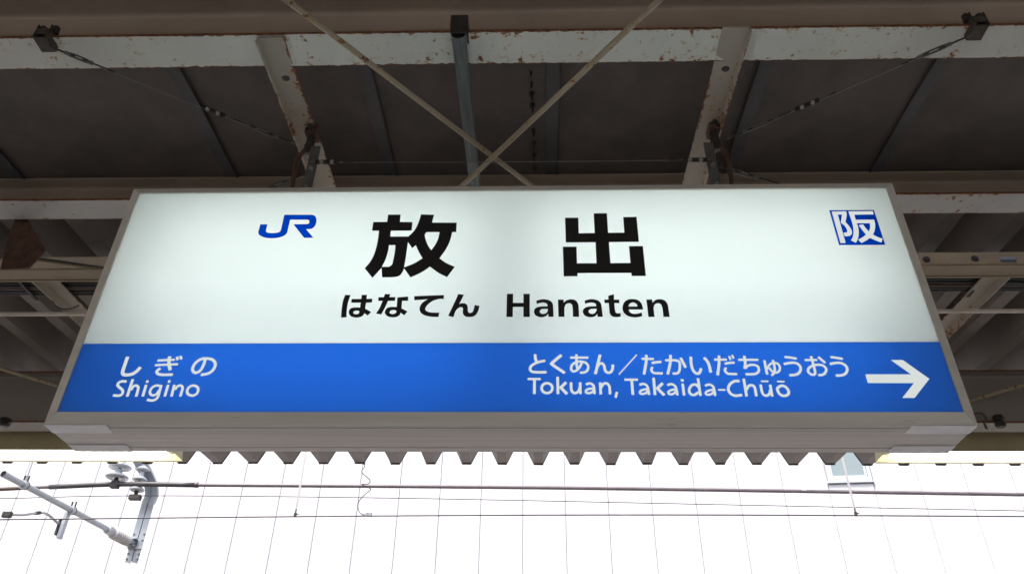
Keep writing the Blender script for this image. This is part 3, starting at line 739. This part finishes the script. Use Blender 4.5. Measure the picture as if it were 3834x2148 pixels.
for outs, st in (
 ([], [([(65,100),(75,230),(110,320),(160,355),(198,340),(222,275)], 42), ([(265,115),(330,200),(367,340)], 44)]),
 ([], [([(415,145),(608,145)], 36), ([(490,85),(490,200),(470,380)], 42), ([(575,208),(650,195),(725,190)], 38), ([(595,265),(580,310),(620,355),(690,362),(762,362)], 38), ([(640,93),(665,148)], 32), ([(685,78),(710,130)], 32)]),
 ([], [([(780,148),(1083,148)], 36), ([(870,88),(885,200),(880,285)], 42), ([(888,268),(940,232),(1010,225),(1075,250),(1090,310),(1060,350),(1000,365),(890,366)], 38)]),
 ([], [([(1174,155),(1195,270),(1217,368)], 38), ([(1215,290),(1245,230),(1300,197),(1370,205),(1405,250),(1400,310),(1360,340),(1310,335),(1270,300),(1252,268)], 34), ([(1300,150),(1325,250),(1325,330),(1283,387)], 36)]),
 ([], [([(1478,105),(1570,115),(1660,132)], 38), ([(1465,212),(1560,195),(1640,195),(1700,230),(1720,290),(1690,350),(1630,375),(1550,380)], 40)]),
 ([], [([(1780,152),(1968,150)], 36), ([(1875,93),(1905,200),(1938,330),(1925,368),(1880,368),(1836,330),(1840,280),(1890,242),(1970,222),(2060,237),(2105,290),(2085,350),(2040,375),(1985,378)], 38), ([(1985,106),(2090,195)], 38)]),
 ([], [([(2168,106),(2260,118),(2355,135)], 38), ([(2160,212),(2250,195),(2330,198),(2395,235),(2422,290),(2400,350),(2340,380),(2250,386)], 40)]),
 ([], [([(172,425),(211,690)], 40), ([(187,565),(140,522),(85,530),(45,580),(45,635),(80,673),(130,672),(180,635)], 40)]),
 ([], [([(280,537),(345,520),(400,550),(420,610),(432,690)], 38), ([(410,600),(345,608),(300,630),(292,660),(330,675),(385,657),(415,620)], 35)]),
 ([], [([(478,600),(585,600)], 28)]),
 ([], [([(800,470),(730,468),(660,510),(630,580),(655,645),(720,685),(780,685),(840,675)], 42)]),
 ([], [([(862,432),(906,697)], 41), ([(902,600),(935,545),(985,530),(1025,560),(1040,620),(1053,697)], 41)]),
 ([], [([(1118,520),(1135,620),(1165,675),(1215,685),(1255,650),(1262,600)], 40), ([(1260,522),(1292,700)], 40), ([(1122,472),(1235,472)], 26)]),
 ([], [([(1440,537),(1500,562),(1537,615),(1532,665),(1480,690),(1420,675),(1380,625),(1373,572)], 42, 1), ([(1365,475),(1478,475)], 26)])):
    letter(TL, M_LETTER, blp, outs, st)

# ================================================================== hangers and bracing wires
HY = SY+.09
def hanger(px_top, px_bot, py_top, side, label):
    top = qY(px_top, py_top, HY); x = CH[0] if side < 0 else CH[1]
    zc = ZB-.006+(HY-Y1)*.1
    xm = top.x
    h = thing('sign_hanger', (xm, HY, OZT), label, 'hanger', 'hangers between the roof steel and the sign')
    # clamp saddle over the channel edge
    MB().box(xm-.020, xm+.020, HY-.028, HY+.028, zc-.040, zc-.030).box(xm-.020, xm-.014, HY-.028, HY+.028, zc-.030, zc+.01).box(xm+.014, xm+.020, HY-.028, HY+.028, zc-.030, zc+.01).build('clamp', M_RUSTY, h, False, .002)
    MB().lathe((xm, HY-.03, zc-.012), (0,-1,0), [(0,.016), (.004,.016), (.006,.011), (.016,.010), (.018,.006)], 6).build('clamp_bolt', M_DARKST, h)
    # collar and drop bar down to the box
    MB().lathe((xm, HY, zc-.115), (0,0,1), [(0,.014), (.004,.019), (.030,.020), (.034,.016), (.075,.015)], 12).build('collar', M_DARKST, h, 'auto')
    bx = xm - side*.032
    MB().box(bx-.017, bx+.017, HY-.024, HY-.019, OZT-.004, zc-.105).build('drop_plate', M_PLATE, h, False, .002)
    for dz in (.045, .135):
        MB().lathe((bx, HY-.024, OZT+dz), (0,-1,0), [(0,.012), (.003,.012), (.0035,.009), (.010,.0085), (.011,.004), (.018,.004)], 6).build('bolt', M_STEEL, h)
    hx = xm + side*.018
    pts = crom([(xm, HY-.004, zc-.09), (hx, HY-.012, zc-.13), (hx+side*.010, HY-.014, zc-.20), (hx, HY-.012, OZT-.002)], n=6)
    MB().tube(pts, [.0085-.003*abs(i/(len(pts)-1)-.5) for i in range(len(pts))], 10).build('hook', M_RUSTY, h, 'auto')
    MB().box(xm-.05, xm+.05, HY-.04, HY+.04, OZT+.0005, OZT+.010).build('base_plate', M_GALV, h, False, .002)
    return h
h1 = hanger(778, 760, 372, -1, 'rusty hanger with bolted plate holding the sign near its logo end')
h2 = hanger(1797, 1812, 345, 1, 'rusty hanger with bolted plate holding the sign near its arrow end')
def clampbox(px, py, label, tilt):
    c = qZ(px, py, ZB+.01); x, yy = c.x, Y1-.012
    h = thing('wire_clamp', (x, yy, ZB), label, 'clamp', 'wire clamps on the front beam')
    MB().box(x-.023, x-.019, yy-.012, yy+.05, ZB-.024, ZB+.036).box(x+.019, x+.023, yy-.012, yy+.05, ZB-.024, ZB+.036).box(x-.019, x+.019, yy-.012, yy-.006, ZB-.010, ZB+.016).box(x-.019, x+.019, yy-.006, yy+.05, ZB-.024, ZB-.017).build('body', M_CLAMP, h, False, .002)
    for sx in (-.022, .022):
        MB().tube([(x+sx, yy+.012, ZB+.018), (x+sx*.9, yy+.012, ZB+.048)], .011, 10).build('bolt', M_DARKST, h, 'auto')
    return Vector((x, yy+.02, ZB-.022))
c1 = clampbox(128, 108, 'dark boxy clamp gripping the front beam above the sign, logo end', -1)
c2 = clampbox(2455, 58, 'dark boxy clamp gripping the front beam above the sign, arrow end', 1)
def turnbuckle(th, A, B, r=.0055):
    d = (B-A).normalized(); u = d.cross(Vector((0, 1, 0))).normalized()
    mb = MB()
    for sgn in (-1, 1):
        mb.tube(crom([A+d*.004, A+d*.014+u*sgn*r*1.1, B-d*.014+u*sgn*r*1.1, B-d*.004], n=4), .0030, 6)
    mb.tube([A-d*.006, A+d*.012], .0062, 8).tube([B-d*.012, B+d*.006], .0062, 8)
    mb.build('turnbuckle', M_PLATE, th, 'auto')
    ln = (B-A).length
    MB().tube([A-d*.05, A+d*min(.03, ln*.35)], .0032, 6).build('screw_eye', M_DARKST, th, 'auto')
    MB().tube([B-d*min(.03, ln*.35), B+d*.05], .0032, 6).build('screw_eye', M_DARKST, th, 'auto')
def bracing(A, B, segs, label):
    """segs: fractions (a, b, kind) along A-B"""
    t = thing('bracing_wire', (A+B)/2, label, 'wire', 'bracing wires of the sign')
    mb = MB(); sag = Vector((0, 0, -.004))
    pts = [A.lerp(B, i/12)+sag*math.sin(math.pi*i/12) for i in range(13)]
    mb.tube(pts, .0014, 6).build('wire', M_STEEL, t)
    d = (B-A).normalized()
    for a, b_, k in segs:
        P, Q = A.lerp(B, a), A.lerp(B, b_)
        if k == 'tb': turnbuckle(t, P, Q)
        elif k == 'plate':
            u = Vector((0, 1, 0)); w = d.cross(u).normalized()
            pl = MB().sweep([(-.009,-.0025), (.009,-.0025), (.009,.0025), (-.009,.0025)], P, Q, w, u).build('clip_plate', M_DARKST, t, False, .001)
            for q in (.28, .72):
                c = P.lerp(Q, q)-Vector((0, .003, .002)); vd = (CAM-c).normalized()
                MB().lathe(c, Vector((0,-.8,-.6)), [(0,.0085), (.003,.0085), (.006,.006), (.007,.003)], 8).build('bolt', M_STEEL, pl, 'auto')
        else:
            MB().tube([P, Q], .0042, 8).build('ferrule', M_DARKST, t)
    return t
hp1 = qY(742, 362, HY-.01); hp2 = qY(1828, 350, HY-.01)
bracing(c1, hp1, [(.08, .17, 'tb'), (.23, .26, 'f'), (.60, .695, 'plate'), (.79, .92, 'tb')], 'thin stay wire with turnbuckle from the beam clamp to the logo-end hanger')
bracing(c2, hp2, [(.10, .21, 'tb'), (.25, .275, 'f'), (.53, .56, 'f'), (.60, .70, 'plate'), (.78, .92, 'tb')], 'thin stay wire with turnbuckle from the beam clamp to the arrow-end hanger')
ma, mb_ = qY(778, 408, HY-.03), qY(1795, 402, HY-.03)
bracing(ma, mb_, [(.015, .075, 'plate'), (.925, .985, 'plate'), (.085, .11, 'f'), (.89, .915, 'f')], 'thin level wire stretched between the two sign hangers')
bracing(qY(745, 446, HY), qY(560, 520, HY+.05), [(.08, .40, 'tb'), (.47, .52, 'f')], 'short stay wire falling outwards behind the sign from the logo-end hanger')
bracing(qY(1832, 425, HY), qY(2010, 478, HY+.05), [(.05, .40, 'tb'), (.55, .75, 'f')], 'short stay wire falling outwards behind the sign from the arrow-end hanger')

# ================================================================== fluorescent lamps under the eave
LY = 4.72
def lamp(x0, x1, endside, label):
    zt = qY(1288, 1133, LY).z
    t = thing('platform_lamp', ((x0+x1)/2, LY, zt), label, 'lamp', 'fluorescent lamps along the eave')
    zb_ = onY(1932, 1160*K, LY+.19).z
    ztop = qY(1288, 1084, LY).z
    t_ = .003
    mb = MB().box(x0, x1, LY, LY+t_, zt, ztop).box(x0, x1, LY, LY+.12, ztop+.0005, ztop+.004)
    mb.build('hood', M_HOOD, t, False, .001)
    a = Vector((0, LY+.12, ztop)); b_ = Vector((0, LY+.19, zb_))
    pr = [(a.y, a.z), (b_.y, b_.z), (b_.y+.004, b_.z), (a.y+.004, a.z)]
    MB().sweep(pr, (x0, 0, 0), (x1, 0, 0), (0,1,0), (0,0,1)).build('reflector', M_REFL, t)
    MB().box(x0, x1, LY+.1945, LY+.200, zb_-.004, zb_+.012).build('rim', M_EAVE, t)
    for fx in (.12, .5, .88):
        xe = x0+(x1-x0)*fx; MB().box(xe-.012, xe+.012, LY+.186, LY+.1935, zb_+.004, zb_+.030).build('clip', M_HOOD, t, False, .002)
    for xe in (x0, x1-.003):
        MB().sweep([(LY+.004, zt+.002), (LY+.188, zb_+.002), (LY+.118, ztop-.002), (LY+.004, ztop-.002)], (xe, 0, 0), (xe+.003, 0, 0), (0,1,0), (0,0,1)).build('end_plate', M_REFL, t)
    MB().tube([(x0+.05, LY+.05, zt+.004), (x1-.05, LY+.05, zt+.004)], .016, 12).build('tube', M_LAMP, t, 'auto')
    for xe in (x0+.006, x1-.05): MB().box(xe, xe+.044, LY+.03, LY+.07, zt+.002, zt+.05).build('lamp_holder', M_REFL, t, False, .003)
    for xe in (x0+.25, x1-.25): MB().box(xe-.012, xe+.012, LY+.02, LY+.05, ztop+.005, deckz(LY)+.02).build('hanger', M_EAVE, t)
xa = qY(438, 1140, LY+.05).x; xb = qY(2222, 1140, LY+.05).x
lamp(xa-2.5, xa, 1, 'lit fluorescent lamp under the eave in front of the insulator bracket')
lamp(xb, xb+2.5, -1, 'lit fluorescent lamp under the eave on the side of the building window')
# small fittings on the eave beam flange
for px, py, w, hh in ((2514, 1060, .030, .075), (12, 1062, .034, .05)):
    c = qY(px, py, YE-.075)
    o = MB().lathe((c.x, c.y, c.z-hh/2), (0,0,1), [(0,w*.7), (.008,w), (hh*.4,w), (hh*.5,w*.6), (hh*.6,w*1.15), (hh,w*.9)], 12).build('cable_fitting', M_DARKST, can, 'auto')
c = qY(2475, 1060, YE-.075)
pts = crom([c+Vector((-.05, 0, .05)), c+Vector((.0, 0, .055)), c+Vector((.02, 0, .02)), c+Vector((.0, 0, -.01)), c+Vector((.002, 0, -.05))], n=5)
MB().tube(pts, .007, 8).build('cable_tail', M_CABLE2, can, True)

# ================================================================== overhead line beyond the eave
CY_ = 7.2
def wire(name, pxs, Y, r, mat, label, cat='wire', ext=9, nseg=6, group='overhead line wires'):
    P = [qY(x, y, Y) for x, y in pxs]
    a = P[0]+(P[0]-P[1]).normalized()*ext; b_ = P[-1]+(P[-1]-P[-2]).normalized()*ext
    pts = [a]+crom(P, n=nseg)+[b_]
    return tag(MB().tube(pts, r, 8).build(name, mat, None, True), label, cat, group)
wire('contact_wire', [(0, 1306), (900, 1297), (1700, 1294), (2576, 1298)], CY_, .0068, M_WIRE, 'dark contact wire running level in front of the white building, lowest of the overhead wires')
FYD = 9.0
wire('feeder_cable', [(0, 1229), (300, 1217), (505, 1219), (1400, 1226), (2576, 1243)], FYD, .024, M_FEED, 'thick grey feeder cable with a black sleeve near the insulators', 'cable')
wire('earth_wire', [(0, 1253), (360, 1246), (1000, 1252), (1800, 1268), (2576, 1284)], FYD+.05, .0055, M_WIRE, 'thin twisted grey wire running just below the thick feeder cable')
sl_ = [qY(x, y, FYD) for x, y in ((125, 1224), (300, 1217), (495, 1219))]
fc = bpy.data.objects['feeder_cable']
MB().tube(crom(sl_, n=5), .030, 12).build('sleeve', M_SLEEVE, fc, True)
e = qY(497, 1219, FYD); MB().tube([e-Vector((.03,0,0)), e+Vector((.01,0,0))], .034, 12).build('sleeve_clamp', M_SLEEVE, fc, 'auto')
e = qY(2022, 1234, FYD); MB().tube([e-Vector((.028,0,0)), e+Vector((.028,0,0))], .023, 12).build('joint_ring', M_DROP, fc, 'auto')
e = qY(60, 1226, FYD); MB().tube([qY(-10, 1230, FYD), qY(70, 1226, FYD)], .024, 12).build('brown_sleeve', M_CABLE2, fc, 'auto')
# droppers to the contact wire
def dropper(px, py, label):
    b_ = qY(px, py, CY_); t = thing('dropper', b_, label, 'dropper', 'droppers holding the contact wire')
    MB().sweep([(-.010,-.0025), (.010,-.0025), (.010,.0025), (-.010,.0025)], b_+Vector((.0, 0, .055)), b_+Vector((.0, 0, 1.35)), (1,0,0), (0,1,0)).build('strip', M_DROP, t)
    MB().box(b_.x-.012, b_.x+.012, b_.y-.010, b_.y+.010, b_.z-.004, b_.z+.035).box(b_.x-.006, b_.x+.006, b_.y-.006, b_.y+.006, b_.z+.03, b_.z+.07).box(b_.x+.012, b_.x+.034, b_.y-.005, b_.y+.005, b_.z+.018, b_.z+.026).build('clamp', M_DARKST, t, False, .002)
dropper(742, 1298, 'pale dropper strip standing on the contact wire beside the coiled jumper wire')
dropper(2154, 1296, 'pale dropper strip standing on the contact wire in front of the building window')
# messenger wire the droppers hang from, hidden behind the eave from the platform
wire('messenger_wire', [(0, 1085), (900, 1080), (1700, 1080), (2576, 1085)], CY_, .008, M_WIRE, 'dark messenger wire above the contact wire, carrying the pale droppers')
# coiled jumper
jp = [(917, 1130), (917, 1168), (911, 1188), (930, 1206), (926, 1214), (911, 1219), (926, 1224), (931, 1230), (918, 1245), (902, 1262), (901, 1280), (910, 1293), (925, 1296)]
t = thing('jumper_wire', qY(925, 1296, CY_), 'thin coiled grey jumper wire dropping to a bolted clamp on the contact wire', 'wire')
P = [qY(x, y, CY_)+Vector((0, .02*math.sin(i*2.1), 0)) for i, (x, y) in enumerate(jp)]
MB().tube(crom(P, n=7), .0048, 8).build('lead', M_WIRE, t, True)
b_ = qY(925, 1294, CY_)
for dx in (-.014, .024): MB().box(b_.x+dx-.016, b_.x+dx+.016, CY_-.016, CY_+.016, b_.z-.014, b_.z+.024).build('clamp', M_ARMG, t, False, .004)
b_ = qY(917, 1160, CY_); MB().tube([b_-Vector((0,0,.03)), b_+Vector((0,0,.05))], .010, 8).build('ferrule', M_WIRE, t, 'auto')
# bracket post with bent head
PY = 9.25
bt = thing('bracket_post', qY(328, 1415, PY), 'grey steel drop post with bent head carrying the cantilever arm and insulators', 'bracket post')
pb = qY(328, 1414, PY); pm = qY(378, 1238, PY)
xp = pb.x+.01; zlo, zmid = pb.z, pm.z
for sx in (-.041, .041):                        # two angles back to back with a gap
    pts = [(xp+sx, PY, zlo+.02), (xp+sx, PY, zmid-.05)]
    MB().sweep([(-.036,-.004), (.036,-.004), (.036,.004), (.004,.004), (.004,.05), (-.004,.05), (-.004,.004), (-.036,.004)] , (xp+sx, PY, zlo), (xp+sx, PY, zmid-.12), (1,0,0), (0,1,0)).build('angle_leg', M_ARMG, bt)
bend = crom([(xp, PY, zmid-.13), (xp+.01, PY-.01, zmid), (xp-.05, PY-.10, zmid+.16), (xp-.20, PY-.32, zmid+.40), (xp-.42, PY-.6, zmid+.70)], n=6)
for sx in (-.041, .041):
    mb = MB()
    for a, b_ in zip(bend[:-1], bend[1:]):
        d = (b_-a).normalized(); u = Vector((1,0,0)); u = (u-d*u.dot(d)).normalized(); w_ = d.cross(u)
        mb.sweep([(-.037,-.006), (.037,-.006), (.037,.03), (-.037,.03)], a+Vector((sx,0,0))-d*.004, b_+Vector((sx,0,0))+d*.004, u, w_)
    mb.build('bent_head', M_ARMG, bt)
MB().box(xp-.012, xp+.012, PY+.006, PY+.010, zlo+.02, zmid-.12).build('spacer', M_DARKST, bt)
MB().box(xp-.09, xp+.09, PY-.016, PY-.006, zlo+.15, zlo+.18).build('tie_plate', M_ARMG, bt, False, .003)
for k in range(4):
    for sx in (-.062, .062):
        zz = zlo+.04+k*.06 if k < 2 else zlo+.26+(k-2)*.07
        MB().lathe((xp+sx, PY-.004, zz), (0,-1,0), [(0,.013), (.006,.013), (.007,.008), (.02,.008)], 6).build('bolt', M_STEEL, bt)
# cantilever pipe pointing to the platform, with its ribbed insulator
A = qY(330, 1362, PY-.05)
def along(px, py, z): return qZ(px, py, z)
zp = A.z
E1 = along(8, 1191, zp)
ar = thing('cantilever_arm', A, 'grey pipe arm with ribbed white insulator reaching from the post towards the platform', 'cantilever arm')
d = (E1-A); Ln = d.length; d.normalize()
pr = [(0,.03), (.05,.03), (.06,.045)]
h = .08
for k in range(7): pr += [(h, .048), (h+.018, .072), (h+.026, .072), (h+.034, .048)]; h += .042
pr += [(h+.01, .045), (h+.02, .05), (h+.10, .05)]
nI = [p for p in pr if p[0] >= .055]
MB().lathe(A, d, nI, 22).build('insulator', M_RIB, ar, 'auto')
MB().lathe(A, d, [(-.03,.034), (.02,.036), (.06,.05), (.075,.05)], 16).build('end_cap', M_ARMG, ar, 'auto')
MB().lathe(A, d, [(h+.01,.046), (h+.02,.052), (h+.10,.05), (h+.105,.036)], 18).build('socket', M_ARMG, ar, 'auto')
MB().tube([A+d*(h+.08), E1-d*.06], .0300, 16).tube([E1-d*.062, E1], .0315, 16, False).build('pipe', M_ARMG, ar, 'auto')
MB().lathe(E1-d*.02, d, [(0,.028), (.004,.028)], 14).build('bore', M_DARKST, ar)
MB().box(A.x-.05, A.x+.05, A.y-.02, A.y+.05, A.z-.05, A.z-.03).box(A.x-.05, A.x+.05, A.y-.02, A.y+.05, A.z+.03, A.z+.045).build('bracket', M_ARMG, ar, False, .003)
def clampring(px, py, nm_):
    c = along(px, py, zp); k = (c-A).dot(d); c = A+d*k
    mb = MB().tube([c-d*.025, c+d*.025], .042, 14)
    mb.build(nm_, M_ARMG, ar, 'auto')
    MB().tube([c-d*.028, c-d*.020], .044, 14).build('clamp_band', M_CABLE2, ar, 'auto')
    for sx in (-.02, .02): MB().tube([c+Vector((sx, 0, .035)), c+Vector((sx, 0, .095))], .009, 8).build('clamp_bolt', M_DARKST, ar, 'auto')
    return c
cA = clampring(61, 1219, 'pipe_clamp'); cB = clampring(177, 1283, 'pipe_clamp')
MB().box(cB.x-.055, cB.x-.015, cB.y-.03, cB.y+.03, cB.z-.30, cB.z-.02).build('drop_bracket', M_ARMG, ar, False, .004)
MB().box(cB.x-.085, cB.x-.056, cB.y-.04, cB.y+.02, cB.z-.27, cB.z-.10).build('drop_block', M_DARKST, ar, False, .006)
MB().tube([cA+Vector((0,0,.04)), cA+Vector((0,-.02,.9))], .007, 8).build('hanger_rod', M_ARMG, ar)
# steady arm to the contact wire
t = thing('steady_arm', qY(8, 1298, CY_), 'curved pale steady arm clipped to the contact wire under the cantilever pipe', 'steady arm')
q0 = Vector((cB.x-.07, cB.y-.01, cB.z-.16)); q9 = qY(20, 1297, CY_)+Vector((0, 0, .015))
mid = [(122, 1289), (95, 1290), (60, 1295)]
Q = [q0]+[qY(x, y, q0.y+(q9.y-q0.y)*f) for (x, y), f in zip([(120, 1293), (98, 1289), (60, 1294)], (.25, .45, .75))]+[q9]
MB().tube(crom(Q, n=6), .0135, 10).build('rod', M_DROP, t, True)
MB().tube([Q[2]-(Q[3]-Q[2])*.05, Q[2]+(Q[3]-Q[2])*.25], .019, 10).build('band', M_DARKST, t, 'auto')
MB().box(q9.x-.055, q9.x+.03, CY_-.02, CY_+.02, q9.z-.03, q9.z+.025).build('clip', M_DARKST, t, False, .006)
# insulator strings on the feeder and on the thin wire
def discs(base, n, label, size):
    t = thing('insulator_string', base, label, 'insulator', 'insulators of the bracket post')
    z = base.z+.03
    MB().lathe((base.x, base.y, base.z-.01), (0,0,1), [(0,.018), (.02,.026), (.045,.022)], 12).build('cap', M_DARKST, t, 'auto')
    for k in range(n):
        MB().lathe((base.x, base.y, z), (0,0,1), [(.004,size*.30), (.000,size*.42), (.012,size*.48), (.002,size*.62), (.014,size*.68), (.004,size*.84), (.010,size*.98), (.022,size), (.045,size*.72), (.062,size*.40), (.075,size*.34), (.115,size*.30)], 28).build('disc', M_PORC, t, 'auto')
        MB().lathe((base.x, base.y, z-.012), (0,0,1), [(0,.014), (.016,.016)], 10).build('pin', M_STEEL, t)
        z += .125
    MB().tube([(base.x, base.y, z-.01), (base.x, base.y, z+.9)], .012, 8).build('rod', M_ARMG, t)
f0 = qY(289, 1216, FYD)
discs(Vector((f0.x, FYD, f0.z+.035)), 2, 'pair of pale porcelain disc insulators standing over the thick feeder cable', .135)
MB().box(f0.x-.04, f0.x+.055, FYD-.035, FYD+.035, f0.z-.055, f0.z+.03).build('insulator_clamp', M_DARKST, fc, False, .006)
f1 = qY(338, 1250, FYD+.05)
discs(Vector((f1.x, FYD+.06, f1.z+.05)), 3, 'slim stack of pale insulators above the thin wire clamp beside the post', .085)
MB().box(f1.x-.06, f1.x+.075, FYD+.02, FYD+.09, f1.z-.03, f1.z+.03).build('wire_clamp_block', M_DARKST, bpy.data.objects['earth_wire'], False, .006)
